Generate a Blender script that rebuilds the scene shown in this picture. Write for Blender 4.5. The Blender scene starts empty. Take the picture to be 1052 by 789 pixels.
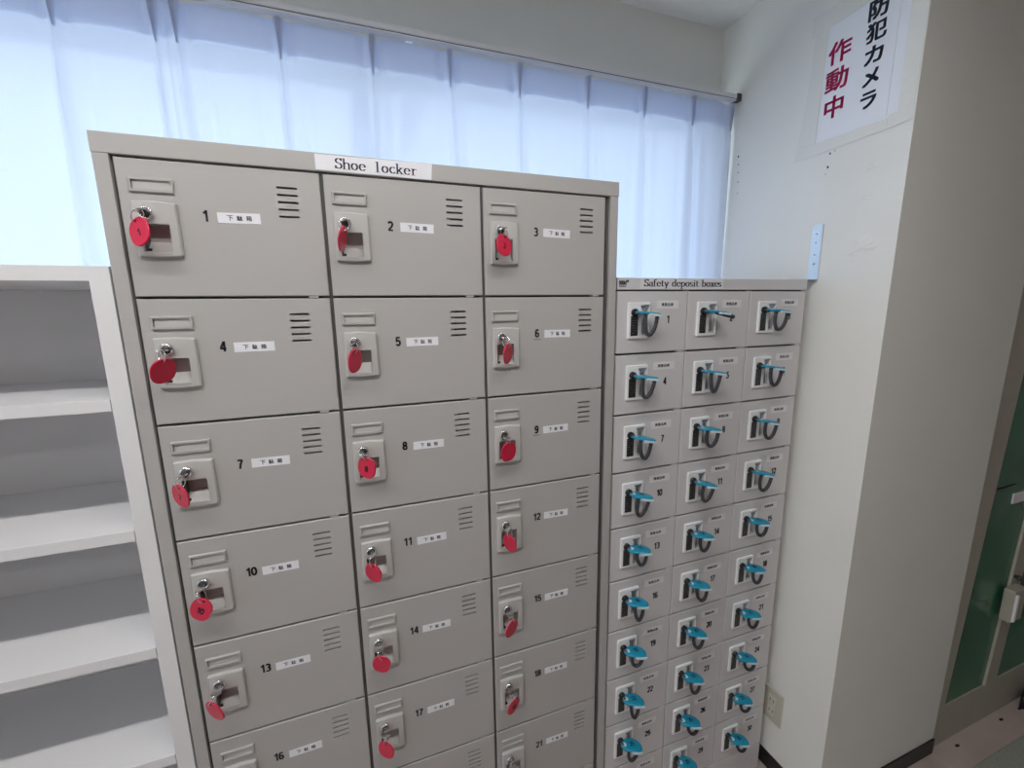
import bpy, bmesh, math, random
from mathutils import Vector, Matrix
from mathutils.geometry import tessellate_polygon
rnd = random.Random(7)
C = bpy.context.scene.collection
H = 1.79                      # floor is z = 0; the shoe locker is 1.79 m high
R = math.radians

# ------------------------------------------------------------------ materials
def mat(name, col, rough=.5, metal=0, noise=None, bump=None, emit=None, spec=.5, coat=0):
    m = bpy.data.materials.new(name); m.use_nodes = True
    nt = m.node_tree; b = nt.nodes['Principled BSDF']
    b.inputs['Base Color'].default_value = (*col, 1)
    b.inputs['Roughness'].default_value = rough
    b.inputs['Metallic'].default_value = metal
    b.inputs['Specular IOR Level'].default_value = spec
    b.inputs['Coat Weight'].default_value = coat
    tc = nt.nodes.new('ShaderNodeTexCoord')
    if noise:
        sc, amt = noise
        n = nt.nodes.new('ShaderNodeTexNoise'); n.inputs['Scale'].default_value = sc; n.inputs['Detail'].default_value = 4
        nt.links.new(tc.outputs['Object'], n.inputs['Vector'])
        r = nt.nodes.new('ShaderNodeValToRGB')
        r.color_ramp.elements[0].position = .3; r.color_ramp.elements[1].position = .7
        r.color_ramp.elements[0].color = (*[c*(1-amt) for c in col], 1)
        r.color_ramp.elements[1].color = (*[min(1, c*(1+amt)) for c in col], 1)
        nt.links.new(n.outputs['Fac'], r.inputs['Fac']); nt.links.new(r.outputs['Color'], b.inputs['Base Color'])
    if bump:
        sc, st = bump
        n = nt.nodes.new('ShaderNodeTexNoise'); n.inputs['Scale'].default_value = sc; n.inputs['Detail'].default_value = 3
        nt.links.new(tc.outputs['Object'], n.inputs['Vector'])
        bp = nt.nodes.new('ShaderNodeBump'); bp.inputs['Strength'].default_value = st; bp.inputs['Distance'].default_value = .002
        nt.links.new(n.outputs['Fac'], bp.inputs['Height']); nt.links.new(bp.outputs['Normal'], b.inputs['Normal'])
    if emit:
        b.inputs['Emission Color'].default_value = (*emit[0], 1); b.inputs['Emission Strength'].default_value = emit[1]
    return m
M = {}
M['paint'] = mat('warm_grey_paint', (.425, .412, .397), .42, noise=(900, .02), bump=(700, .12))
M['plastic'] = mat('grey_plastic', (.475, .465, .445), .38)
M['holder'] = mat('holder_plastic', (.42, .41, .395), .4)
M['pocket'] = mat('pocket_plastic', (.40, .34, .33), .5)
M['safe'] = mat('light_grey_paint', (.61, .595, .60), .45, noise=(900, .02), bump=(700, .1))
M['gapdark'] = mat('gap_shade_and_dark_grey', (.09, .088, .085), .6)  # shade in the door gaps put into the colour; also small dark parts
M['chrome'] = mat('chrome', (.75, .75, .75), .18, 1)
M['darkmetal'] = mat('dark_metal', (.10, .10, .10), .35, .8)
M['black'] = mat('black_plastic', (.012, .012, .014), .4)
M['ink'] = mat('black_ink', (.008, .008, .012), .6)
M['grayink'] = mat('grey_ink', (.06, .06, .07), .7)
M['red'] = mat('red_plastic', (.60, .016, .06), .32)
M['labelwhite'] = mat('label_paper', (.80, .80, .84), .5)
M['tapelabel'] = mat('translucent_label', (.74, .73, .75), .35)
M['teal'] = mat('teal_plastic', (.004, .25, .40), .3)
M['tealedge'] = mat('pale_highlight_window', (.52, .62, .66), .35)  # pale tone for the painted edge highlight and the clear window
M['band'] = mat('grey_rubber', (.032, .032, .04), .5, bump=(600, .3))
M['whitepl'] = mat('white_plastic', (.80, .80, .80), .35)
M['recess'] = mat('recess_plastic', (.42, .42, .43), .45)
M['wall'] = mat('wall_cream', (.76, .755, .71), .7, noise=(6, .015), bump=(350, .25))
M['farwall'] = mat('wall_beige_far', (.52, .47, .43), .7, noise=(6, .02))
M['ceil'] = mat('ceiling_white', (.78, .775, .75), .8, noise=(40, .02), bump=(200, .4))
M['base'] = mat('black_vinyl', (.012, .011, .012), .45)
M['shelf'] = mat('white_melamine', (.74, .735, .745), .35, noise=(500, .01))
M['shelfback'] = mat('white_backboard', (.66, .64, .64), .6)
M['alu'] = mat('aluminium', (.62, .62, .62), .35, .9)
M['rail'] = mat('rail_white', (.72, .73, .75), .35, 0)
M['railline'] = mat('rail_groove', (.04, .05, .08), .5)
M['zinc'] = mat('galvanised', (.66, .72, .74), .3, .75)
M['paper'] = mat('paper_white', (.80, .82, .86), .6)
M['tape'] = mat('clear_tape', (.755, .755, .705), .22, bump=(60, .5))
M['navy'] = mat('navy_ink', (.012, .016, .035), .5)
M['magenta'] = mat('magenta_ink', (.55, .012, .12), .5)
M['floor'] = mat('floor_pink', (.46, .38, .34), .5, noise=(7, .12), bump=(80, .1))
M['matgreen'] = mat('mat_green', (.30, .32, .27), .9, noise=(300, .2), bump=(400, .6))
M['beige'] = mat('beige_metal', (.40, .365, .31), .45, noise=(20, .04))
M['green'] = mat('green_door', (.035, .15, .085), .22, noise=(2.5, .25))
M['outlet'] = mat('outlet_ivory', (.50, .49, .40), .4)
M['outlet2'] = mat('outlet_face', (.60, .59, .50), .35)
M['lockbeige'] = mat('lock_beige', (.40, .38, .31), .4)
M['blue'] = mat('blue_plastic', (.01, .09, .42), .4)
M['brick'] = mat('outside_plaster', (.80, .82, .80), .9)
M['tube'] = mat('lamp_tube', (1, 1, 1), .5, emit=((1, .975, .955), 50))
M['filltube'] = mat('fill_lamp_tube', (1, 1, 1), .5, emit=((1, .975, .955), 60))
M['enamel'] = mat('white_enamel', (.8, .8, .8), .4)

def fabric():
    m = bpy.data.materials.new('sheer_white_fabric'); m.use_nodes = True
    nt = m.node_tree; nt.nodes.clear(); N = nt.nodes.new; L = nt.links.new
    out = N('ShaderNodeOutputMaterial')
    tr = N('ShaderNodeBsdfTranslucent'); tr.inputs['Color'].default_value = (.60, .685, .90, 1)  # blue of the daylight is put into the cloth's transmitted colour
    df = N('ShaderNodeBsdfDiffuse'); df.inputs['Color'].default_value = (.84, .86, .88, 1)
    tp = N('ShaderNodeBsdfTransparent'); tp.inputs['Color'].default_value = (1, 1, 1, 1)
    tc = N('ShaderNodeTexCoord'); mp = N('ShaderNodeMapping'); mp.inputs['Scale'].default_value = (30, 30, 420)
    n = N('ShaderNodeTexNoise'); n.inputs['Scale'].default_value = 1; n.inputs['Detail'].default_value = 2
    L(tc.outputs['Object'], mp.inputs['Vector']); L(mp.outputs['Vector'], n.inputs['Vector'])
    bp = N('ShaderNodeBump'); bp.inputs['Strength'].default_value = .25; bp.inputs['Distance'].default_value = .002
    L(n.outputs['Fac'], bp.inputs['Height']); L(bp.outputs['Normal'], df.inputs['Normal']); L(bp.outputs['Normal'], tr.inputs['Normal'])
    m1 = N('ShaderNodeMixShader'); m1.inputs[0].default_value = .42
    L(tr.outputs[0], m1.inputs[1]); L(df.outputs[0], m1.inputs[2])
    m2 = N('ShaderNodeMixShader'); m2.inputs[0].default_value = .05
    L(m1.outputs[0], m2.inputs[1]); L(tp.outputs[0], m2.inputs[2])
    L(m2.outputs[0], out.inputs[0])
    return m
M['fabric'] = fabric()

def glass():
    m = bpy.data.materials.new('window_glass'); m.use_nodes = True
    nt = m.node_tree; nt.nodes.clear(); N = nt.nodes.new
    out = N('ShaderNodeOutputMaterial'); tp = N('ShaderNodeBsdfTransparent'); tp.inputs['Color'].default_value = (.94, .97, .98, 1)
    gl = N('ShaderNodeBsdfGlossy'); gl.inputs['Roughness'].default_value = .02
    mx = N('ShaderNodeMixShader'); mx.inputs[0].default_value = .06
    nt.links.new(tp.outputs[0], mx.inputs[1]); nt.links.new(gl.outputs[0], mx.inputs[2]); nt.links.new(mx.outputs[0], out.inputs[0])
    return m
M['glass'] = glass()

def block_wall():
    m = mat('outside_block_wall', (.85, .87, .85), .9)
    nt = m.node_tree; b = nt.nodes['Principled BSDF']
    tc = nt.nodes.new('ShaderNodeTexCoord'); mp = nt.nodes.new('ShaderNodeMapping'); mp.inputs['Rotation'].default_value = (R(90), 0, 0)
    br = nt.nodes.new('ShaderNodeTexBrick'); br.inputs['Scale'].default_value = 9
    br.inputs['Color1'].default_value = (.9, .92, .88, 1); br.inputs['Color2'].default_value = (.82, .86, .84, 1); br.inputs['Mortar'].default_value = (.35, .42, .45, 1)
    nt.links.new(tc.outputs['Object'], mp.inputs['Vector']); nt.links.new(mp.outputs['Vector'], br.inputs['Vector'])
    nt.links.new(br.outputs['Color'], b.inputs['Base Color'])
    return m
M['block'] = block_wall()

# ------------------------------------------------------------------ mesh builder
class MB:
    def __init__(s): s.v = []; s.f = []; s.m = []; s.mats = []; s.sm = []
    def mi(s, m):
        m = M[m] if isinstance(m, str) else m
        if m not in s.mats: s.mats.append(m)
        return s.mats.index(m)
    def add(s, vs, fs, m, smooth=False):
        o = len(s.v); s.v += [tuple(x) for x in vs]; k = s.mi(m)
        for f in fs: s.f.append([o+i for i in f]); s.m.append(k); s.sm.append(smooth)
        return s
    def box(s, x0, x1, y0, y1, z0, z1, m, bev=0, T=None):
        bm = bmesh.new(); bmesh.ops.create_cube(bm, size=1)
        for v in bm.verts: v.co = Vector((x0+(v.co.x+.5)*(x1-x0), y0+(v.co.y+.5)*(y1-y0), z0+(v.co.z+.5)*(z1-z0)))
        if bev: bmesh.ops.bevel(bm, geom=bm.edges[:], offset=bev, segments=2, affect='EDGES', profile=.6)
        bm.verts.index_update()
        vs = [(T @ v.co) if T else v.co.copy() for v in bm.verts]
        fs = [[v.index for v in f.verts] for f in bm.faces]; bm.free()
        return s.add(vs, fs, m)
    def plate(s, outline, holes, yf, yb, m, ch=.001, hole_y=None, mh=None, T=None, back=False):
        # outline/holes are lists of (x, z); front face at yf looks to -y, back edge at yb
        n = len(outline); cx = sum(p[0] for p in outline)/n; cz = sum(p[1] for p in outline)/n
        def inset(p, q, r):
            a = Vector((q[0]-p[0], q[1]-p[1])).normalized(); b = Vector((r[0]-q[0], r[1]-q[1])).normalized()
            na = Vector((-a.y, a.x)); nb = Vector((-b.y, b.x)); k = (na+nb)
            d = k/max(.3, 1+na.dot(nb))
            return (q[0]+d.x*ch, q[1]+d.y*ch)
        area = sum(outline[i][0]*outline[(i+1) % n][1]-outline[(i+1) % n][0]*outline[i][1] for i in range(n))
        if area < 0: outline = outline[::-1]
        inn = [inset(outline[i-1], outline[i], outline[(i+1) % n]) for i in range(n)]
        polys = [inn]+[list(h) for h in holes]
        flat = [p for q in polys for p in q]
        tris = tessellate_polygon([[Vector((p[0], p[1], 0)) for p in q] for q in polys])
        X = (lambda a: [T @ Vector(p) for p in a]) if T else (lambda a: a)
        s.add(X([(p[0], yf, p[1]) for p in flat]), [list(t) for t in tris], m)
        rings = [[(p[0], yf, p[1]) for p in inn], [(p[0], yf+ch, p[1]) for p in outline], [(p[0], yb, p[1]) for p in outline]]
        vs = sum(rings, []); fs = []
        for r in range(2):
            for i in range(n):
                j = (i+1) % n; fs.append([r*n+i, r*n+j, (r+1)*n+j, (r+1)*n+i])
        if back: fs.append([2*n+i for i in range(n)])
        s.add(X(vs), fs, m)
        for h in holes:
            k = len(h); hy = hole_y if hole_y is not None else yb
            s.add(X([(p[0], yf, p[1]) for p in h]+[(p[0], hy, p[1]) for p in h]), [[i, (i+1) % k, k+(i+1) % k, k+i] for i in range(k)], mh or m)
        return s
    def flat(s, vs2, fs, m, fn):
        return s.add([fn(x, z) for x, z in vs2], fs, m)
    def tube(s, pts, r, m, n=8, closed=False, caps=True):
        pts = [Vector(p) for p in pts]; k = len(pts); rs = r if isinstance(r, list) else [r]*k
        vs = []; up = None
        for i, p in enumerate(pts):
            a = pts[(i-1) % k] if (closed or i) else p; b = pts[(i+1) % k] if (closed or i < k-1) else p
            t = (b-a).normalized()
            if up is None:
                up = Vector((0, 0, 1)) if abs(t.z) < .9 else Vector((1, 0, 0))
            up = (up-t*up.dot(t)).normalized(); sd = t.cross(up)
            for j in range(n):
                an = 2*math.pi*j/n; vs.append(p+(up*math.cos(an)+sd*math.sin(an))*rs[i])
        fs = []
        for i in range(k if closed else k-1):
            for j in range(n):
                i2 = (i+1) % k; fs.append([i*n+j, i*n+(j+1) % n, i2*n+(j+1) % n, i2*n+j])
        if caps and not closed: fs += [list(range(n)), [(k-1)*n+j for j in range(n)]]
        return s.add(vs, fs, m, True)
    def lathe(s, prof, c, m, n=20):          # axis along -y (towards the room); prof = [(radius, y)]
        vs = []
        for r, y in prof:
            for j in range(n):
                a = 2*math.pi*j/n; vs.append((c[0]+r*math.cos(a), c[1]+y, c[2]+r*math.sin(a)))
        fs = []
        for i in range(len(prof)-1):
            for j in range(n): fs.append([i*n+j, i*n+(j+1) % n, (i+1)*n+(j+1) % n, (i+1)*n+j])
        fs.append([(len(prof)-1)*n+j for j in range(n)])
        return s.add(vs, fs, m, True)
    def mesh(s, name):
        me = bpy.data.meshes.new(name); me.from_pydata([tuple(v) for v in s.v], [], s.f)
        for m in s.mats: me.materials.append(m)
        me.polygons.foreach_set('material_index', s.m); me.polygons.foreach_set('use_smooth', s.sm)
        bm = bmesh.new(); bm.from_mesh(me); bmesh.ops.recalc_face_normals(bm, faces=bm.faces[:]); bm.to_mesh(me); bm.free()
        return me
    def build(s, name, parent=None, loc=(0, 0, 0), raw=False):
        if raw:
            me = bpy.data.meshes.new(name); me.from_pydata([tuple(v) for v in s.v], [], s.f)
            for m in s.mats: me.materials.append(m)
            me.polygons.foreach_set('material_index', s.m); me.polygons.foreach_set('use_smooth', s.sm)
        else: me = s.mesh(name)
        o = bpy.data.objects.new(name, me); C.objects.link(o); o.parent = parent; o.location = loc
        return o

def inst(me_obj, name, parent, loc=(0, 0, 0)):
    o = me_obj.copy(); C.objects.link(o); o.parent = parent; o.location = loc
    return o
def empty(name, loc, label=None, cat=None, group=None, kind=None):
    o = bpy.data.objects.new(name, None); C.objects.link(o); o.location = loc; o.empty_display_size = .05
    return tag(o, label, cat, group, kind)
def tag(o, label=None, cat=None, group=None, kind=None):
    if label: o['label'] = label
    if cat: o['category'] = cat
    if group: o['group'] = group
    if kind: o['kind'] = kind
    return o
def rect(x0, x1, z0, z1): return [(x0, z0), (x1, z0), (x1, z1), (x0, z1)]
def rrect(x0, x1, z0, z1, r, n=3):
    out = []
    for cx, cz, a0 in ((x1-r, z0+r, -90), (x1-r, z1-r, 0), (x0+r, z1-r, 90), (x0+r, z0+r, 180)):
        for i in range(n+1):
            a = R(a0+90*i/n); out.append((cx+r*math.cos(a), cz+r*math.sin(a)))
    return out

# ------------------------------------------------------------------ lettering
def arc(cx, cy, rx, ry, a0, a1, n=12):
    return [(cx+rx*math.cos(R(a0+(a1-a0)*i/n)), cy+ry*math.sin(R(a0+(a1-a0)*i/n))) for i in range(n+1)]
_tc = {}
def glyphs(s, height, bold=0.0, width=None, spacing=1.0):
    """text as flat faces, centred on 0,0, scaled to the given bounding height (and width)"""
    key = (s, spacing)
    if key not in _tc:
        cu = bpy.data.curves.new('t', 'FONT'); cu.body = s; cu.resolution_u = 3; cu.space_character = spacing
        ob = bpy.data.objects.new('t', cu); C.objects.link(ob)
        dg = bpy.context.evaluated_depsgraph_get(); dg.update()
        me = bpy.data.meshes.new_from_object(ob.evaluated_get(dg))
        vs = [(v.co.x, v.co.y) for v in me.vertices]; fs = [list(p.vertices) for p in me.polygons]
        bpy.data.objects.remove(ob); bpy.data.curves.remove(cu); bpy.data.meshes.remove(me)
        _tc[key] = (vs, fs)
    vs, fs = _tc[key]
    x0 = min(v[0] for v in vs); x1 = max(v[0] for v in vs); y0 = min(v[1] for v in vs); y1 = max(v[1] for v in vs)
    k = height/(y1-y0); kx = width/(x1-x0) if width else k
    base = [((v[0]-(x0+x1)/2)*kx, (v[1]-(y0+y1)/2)*k) for v in vs]
    if not bold: return base, fs
    V = []; F_ = []
    for a, c in ((-1, -1), (1, -1), (-1, 1), (1, 1), (0, 0)):
        o = len(V); V += [(x+a*bold, z+c*bold*.8) for x, z in base]; F_ += [[o+i for i in f] for f in fs]
    return V, F_
# bold sans numerals, stroked (cell height 1, widths below)
DIG = {
 '0': (.56, [arc(.28, .5, .20, .41, 0, 360, 24)]),
 '1': (.50, [[(.34, 0), (.34, 1.0)], [(.36, .93), (.24, .80), (.09, .74)]]),
 '2': (.56, [arc(.28, .69, .20, .22, 165, -25, 10)+[(.36, .40), (.15, .20), (.08, .09)], [(.06, .08), (.52, .08)]]),
 '3': (.56, [arc(.27, .71, .19, .20, 150, -90, 10), arc(.27, .29, .20, .21, 90, -150, 10), [(.22, .51), (.30, .51)]]),
 '4': (.58, [[(.41, 0), (.41, .97)], [(.39, .93), (.09, .30)], [(.04, .29), (.56, .29)]]),
 '5': (.56, [[(.50, .92), (.16, .92)], [(.17, .97), (.12, .50)], [(.10, .52)]+arc(.27, .33, .21, .25, 140, -150, 12)]),
 '6': (.56, [arc(.28, .31, .19, .23, 0, 360, 18), [(.10, .31)]+arc(.30, .60, .20, .32, 190, 40, 10)]),
 '7': (.56, [[(.06, .91), (.50, .91)], [(.48, .90), (.30, .50), (.22, 0)]]),
 '8': (.56, [arc(.28, .71, .165, .20, 0, 360, 16), arc(.28, .28, .195, .205, 0, 360, 16)]),
 '9': (.56, [arc(.28, .69, .19, .23, 0, 360, 18), [(.46, .69)]+arc(.26, .40, .20, .32, 10, -140, 10)]),
}
def digits(s, height, w=.195):
    V = []; F_ = []; tot = sum(DIG[c][0] for c in s); x = -tot/2
    for ch in s:
        for st in DIG[ch][1]:
            n = len(st)
            for i in range(n-1):
                a = Vector(st[i]); b2 = Vector(st[i+1]); d = (b2-a)
                if d.length < 1e-6: continue
                d.normalize(); nn = Vector((-d.y, d.x))*w/2
                e0 = d*(w*.22 if i else 0); e1 = d*(w*.22 if i < n-2 else 0)
                q = [a-e0-nn, b2+e1-nn, b2+e1+nn, a-e0+nn]
                o = len(V); V += [((p.x+x)*height, (min(1, max(0, p.y))-.5)*height) for p in q]; F_.append([o, o+1, o+2, o+3])
        x += DIG[ch][0]
    return V, F_


# a serif alphabet drawn with a broad horizontal nib; unit = x-height .46, ascender .72, advance .5
SER = {
 'S': (.5, [arc(.25, .54, .17, .16, 35, 270, 12)+arc(.25, .20, .18, .18, 90, -145, 12)[1:], [(.42, .70), (.42, .56)], [(.06, .20), (.06, .03)]]),
 'h': (.52, [[(.10, 0), (.10, .72)], [(.10, .30)]+arc(.26, .32, .15, .13, 150, 0, 8)+[(.41, 0)], [(.03, 0), (.17, 0)], [(.34, 0), (.48, 0)], [(.03, .71), (.10, .71)]]),
 'o': (.5, [arc(.25, .23, .18, .22, 0, 360, 20)]),
 'e': (.48, [arc(.25, .23, .18, .22, 320, 0, 14)[::1] if False else [(.07, .25), (.42, .25)]+arc(.25, .23, .18, .22, 5, 320, 18)]),
 'l': (.32, [[(.16, 0), (.16, .72)], [(.06, 0), (.26, 0)], [(.06, .71), (.16, .71)]]),
 'c': (.46, [arc(.25, .23, .18, .22, 45, 320, 16)]),
 'k': (.52, [[(.10, 0), (.10, .72)], [(.12, .18), (.38, .44)], [(.20, .26), (.42, 0)], [(.03, 0), (.17, 0)], [(.34, 0), (.50, 0)], [(.30, .44), (.46, .44)], [(.03, .71), (.10, .71)]]),
 'r': (.42, [[(.12, 0), (.12, .45)], [(.12, .30)]+arc(.27, .33, .12, .11, 170, 50, 6), [(.03, 0), (.24, 0)], [(.03, .44), (.12, .44)]]),
 'a': (.46, [arc(.22, .33, .13, .12, 160, 0, 8)+[(.35, .08), (.43, .01)], arc(.22, .13, .15, .13, 60, 320, 12)]),
 'f': (.36, [[(.13, 0), (.13, .56)]+arc(.25, .58, .12, .13, 180, 40, 6), [(.03, .44), (.30, .44)], [(.04, 0), (.24, 0)]]),
 't': (.34, [[(.14, .60), (.14, .10)]+arc(.23, .10, .09, .09, 180, 320, 6), [(.03, .44), (.28, .44)]]),
 'y': (.48, [[(.08, .44), (.25, .02)], [(.42, .44), (.20, -.18), (.08, -.18)], [(.02, .44), (.16, .44)], [(.34, .44), (.48, .44)]]),
 'd': (.52, [[(.40, 0), (.40, .72)], arc(.24, .23, .17, .22, 50, 310, 16), [(.32, .71), (.40, .71)], [(.40, 0), (.47, 0)]]),
 'p': (.52, [[(.11, -.22), (.11, .45)], arc(.27, .23, .17, .22, 130, -130, 16), [(.03, -.22), (.20, -.22)], [(.03, .44), (.11, .44)]]),
 's': (.40, [arc(.19, .34, .12, .11, 40, 270, 10)+arc(.19, .12, .13, .11, 90, -145, 10)[1:]]),
 'i': (.28, [[(.14, 0), (.14, .45)], [(.05, 0), (.23, 0)], [(.05, .44), (.14, .44)], [(.14, .60), (.14, .66)]]),
 'b': (.52, [[(.11, 0), (.11, .72)], arc(.27, .23, .17, .22, 130, -130, 16), [(.03, .71), (.11, .71)]]),
 'x': (.48, [[(.08, .44), (.40, 0)], [(.40, .44), (.08, 0)], [(.02, .44), (.16, .44)], [(.33, .44), (.47, .44)], [(.02, 0), (.16, 0)], [(.33, 0), (.47, 0)]]),
 ' ': (.36, []),
}
def serif(s, mb, m, fn, x0, z0, x1, unit, nib=.085, mono=None):
    """write s between x0 and x1 on baseline z0; unit = metres per em"""
    tot = sum((mono or SER[c][0]) for c in s); kx = (x1-x0)/tot; x = x0
    w = nib*unit/2; h = .028*unit/2
    for ch in s:
        adv, strokes = SER[ch]; off = ((mono-adv)/2 if mono else 0)
        for st in strokes:
            P = [(x+(px+off)*kx, z0+py*unit) for px, py in st]
            for a, b in zip(P, P[1:]):
                if b[1] < a[1]: a, b = b, a
                if b[0] >= a[0]: q = [(a[0]-w, a[1]-h), (a[0]+w, a[1]-h), (b[0]+w, b[1]-h), (b[0]+w, b[1]+h), (b[0]-w, b[1]+h), (a[0]-w, a[1]+h)]
                else: q = [(a[0]-w, a[1]-h), (a[0]+w, a[1]-h), (a[0]+w, a[1]+h), (b[0]+w, b[1]+h), (b[0]-w, b[1]+h), (b[0]-w, b[1]-h)]
                mb.add([fn(*p) for p in q], [list(range(6))], m)
        x += (mono or adv)*kx

# ------------------------------------------------------------------ the room
XR = lambda z: 1.5525+.0115*(z-H)          # face of the wall beside the cabinets (slightly out of plumb)
XF = lambda z: 2.138+.0225*(z-H)
YP = -.164; CZ = H+.635; YB = .412
def struct(mb, name, parent=None, raw=False):
    o = mb.build(name, parent, raw=raw)
    if parent is None: o['kind'] = 'structure'
    return o
struct(MB().box(-2.6, 4.3, -3.7, .6, -.05, 0, 'floor'), 'floor')
struct(MB().box(-2.6, 4.3, -3.7, .6, CZ, CZ+.05, 'ceil'), 'ceiling')
WX0, WX1, WZ0, WZ1 = -1.75, 1.535, .80, H+.395
b = MB()
b.box(-2.6, WX0, YB, YB+.15, 0, CZ, 'wall'); b.box(WX1, 1.62, YB, YB+.15, 0, CZ, 'wall')
b.box(WX0, WX1, YB, YB+.15, 0, WZ0, 'wall'); b.box(WX0, WX1, YB, YB+.15, WZ1, CZ, 'wall')
struct(b, 'wall_back')
b = MB(); LY0, LY1, LZ0, LZ1 = -1.9, -.35, .4, 2.15
b.box(-2.7, -2.6, -3.7, LY0, 0, CZ, 'wall'); b.box(-2.7, -2.6, LY1, .6, 0, CZ, 'wall'); b.box(-2.7, -2.6, LY0, LY1, 0, LZ0, 'wall'); b.box(-2.7, -2.6, LY0, LY1, LZ1, CZ, 'wall')
struct(b, 'wall_left')
b = MB()
for y0, y1, za, zb in ((LY0, LY1, LZ0, LZ0+.04), (LY0, LY1, LZ1-.04, LZ1), (LY0, LY0+.04, LZ0, LZ1), (LY1-.04, LY1, LZ0, LZ1), (-1.145, -1.105, LZ0, LZ1)): b.box(-2.67, -2.63, y0, y1, za, zb, 'alu')
w2 = struct(b, 'fill_window')  # unseen window, added to throw daylight in from the left
for y0, y1 in ((LY0+.04, -1.145), (-1.105, LY1-.04)): MB().box(-2.652, -2.648, y0, y1, LZ0+.04, LZ1-.04, 'glass').build('pane', w2)
struct(MB().box(-2.6, 4.3, -3.75, -3.7, 0, CZ, 'farwall'), 'wall_front')
struct(MB().box(4.3, 4.35, -3.7, .6, 0, CZ, 'farwall'), 'wall_far_right')
# wall stub at the right of the cabinets
b = MB()
vs = []
for z in (0, CZ):
    vs += [(XR(z), YP, z), (XF(z), YP, z), (XF(z), YB+.15, z), (XR(z), YB+.15, z)]
b.add(vs, [[0, 1, 5, 4], [1, 2, 6, 5], [2, 3, 7, 6], [3, 0, 4, 7], [4, 5, 6, 7], [0, 3, 2, 1]], 'wall')
wr = struct(b, 'wall_right')
# small nail holes and a torn patch of wallpaper on that wall
for y, z, r in ((.016, .127, .0024), (.018, .094, .0028), (.004, .130, .0012), (.022, .078, .0012), (.315, .215, .003), (.312, .19, .0022), (.310, .165, .002), (.308, .135, .002), (.307, .10, .0016)):
    zz = H+z; x = XR(zz)-.0004
    k = 8; MB().add([(x, y+r*math.cos(2*math.pi*i/k), zz+1.2*r*math.sin(2*math.pi*i/k)) for i in range(k)], [list(range(k))], 'ink').build('nail_hole', wr)
for (yc, zc, s) in ((-.092, -.125, 1.3), (-.075, -.005, 1.0), (-.09, .06, .6)):
    b = MB()
    n = 14
    pts = []
    for i in range(n):
        a = 2*math.pi*i/n; rr = (.022+.010*rnd.random())*s
        pts.append((yc+rr*1.05*math.cos(a), H+zc+rr*.85*math.sin(a)))
    cen = (XR(H+zc)-.0035*s, yc, H+zc)
    vs = [cen]+[(XR(p[1])-.0003, *p) for p in pts]+[(XR((p[1]+H+zc)/2)-(.0006+.0022*rnd.random())*s, (p[0]+yc)/2, (p[1]+H+zc)/2) for p in pts]
    fs = []
    for i in range(n):
        j = (i+1) % n; fs += [[1+i, 1+j, 1+n+j, 1+n+i], [1+n+i, 1+n+j, 0]]
    b.add(vs, fs, 'wall'); b.build('wallpaper_tear', wr)
b = MB(); hb = .057
b.box(XR(0)-.004, XR(0)+.01, YP-.004, YB, 0, hb, 'base', .001); struct(b, 'baseboard_side')
b = MB(); b.box(XR(0)-.004, XF(0)+.002, YP-.005, YP+.01, 0, hb, 'base', .001); struct(b, 'baseboard_front')

# window behind the curtain
b = MB()
f = .035
for (x0, x1, z0, z1) in ((WX0, WX1, WZ0, WZ0+f), (WX0, WX1, WZ1-f, WZ1), (WX0, WX0+f, WZ0+f, WZ1-f), (WX1-f, WX1, WZ0+f, WZ1-f)):
    b.box(x0, x1, YB+.05, YB+.10, z0, z1, 'alu')
w1 = struct(b, 'window_1')
for k, (x0, x1, y) in enumerate(((WX0+f, -.60, .462), (-.65, .42, .486), (.37, 1.50, .462))):
    b = MB(); g = .035
    for q in ((x0, x1, WZ0+f, WZ0+f+g), (x0, x1, WZ1-f-g, WZ1-f), (x0, x0+g, WZ0+f+g, WZ1-f-g), (x1-g, x1, WZ0+f+g, WZ1-f-g)):
        b.box(q[0], q[1], y, y+.02, q[2], q[3], 'alu')
    s = b.build('window_sash', w1)
    MB().box(x0+g, x1-g, y+.008, y+.012, WZ0+f+g, WZ1-f-g, 'glass').build('pane', s)
# what stands outside: a pale block wall and the neighbouring house, faint through the fabric
b = MB(); b.box(-3.0, .62, 3.2, 3.4, -.2, 1.55, 'block'); b.box(.95, 4.0, 3.2, 3.4, -.2, 1.75, 'block')
tag(b.build('garden_wall'), 'pale block wall outside, seen faintly through the sheer curtain', 'wall')
b = MB(); b.box(1.35, 5.8, 4.6, 7.5, -.2, 4.2, 'brick')
b.add([(1.2, 4.4, 4.2), (6, 4.4, 4.2), (6, 7.7, 4.2), (1.2, 7.7, 4.2), (1.2, 6, 5.2), (6, 6, 5.2)], [[0, 1, 5, 4], [3, 2, 5, 4], [0, 3, 4], [1, 2, 5], [0, 1, 2, 3]], 'holder')
tag(b.build('neighbour_house'), 'pale house outside the window behind the right curtain', 'building')

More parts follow.
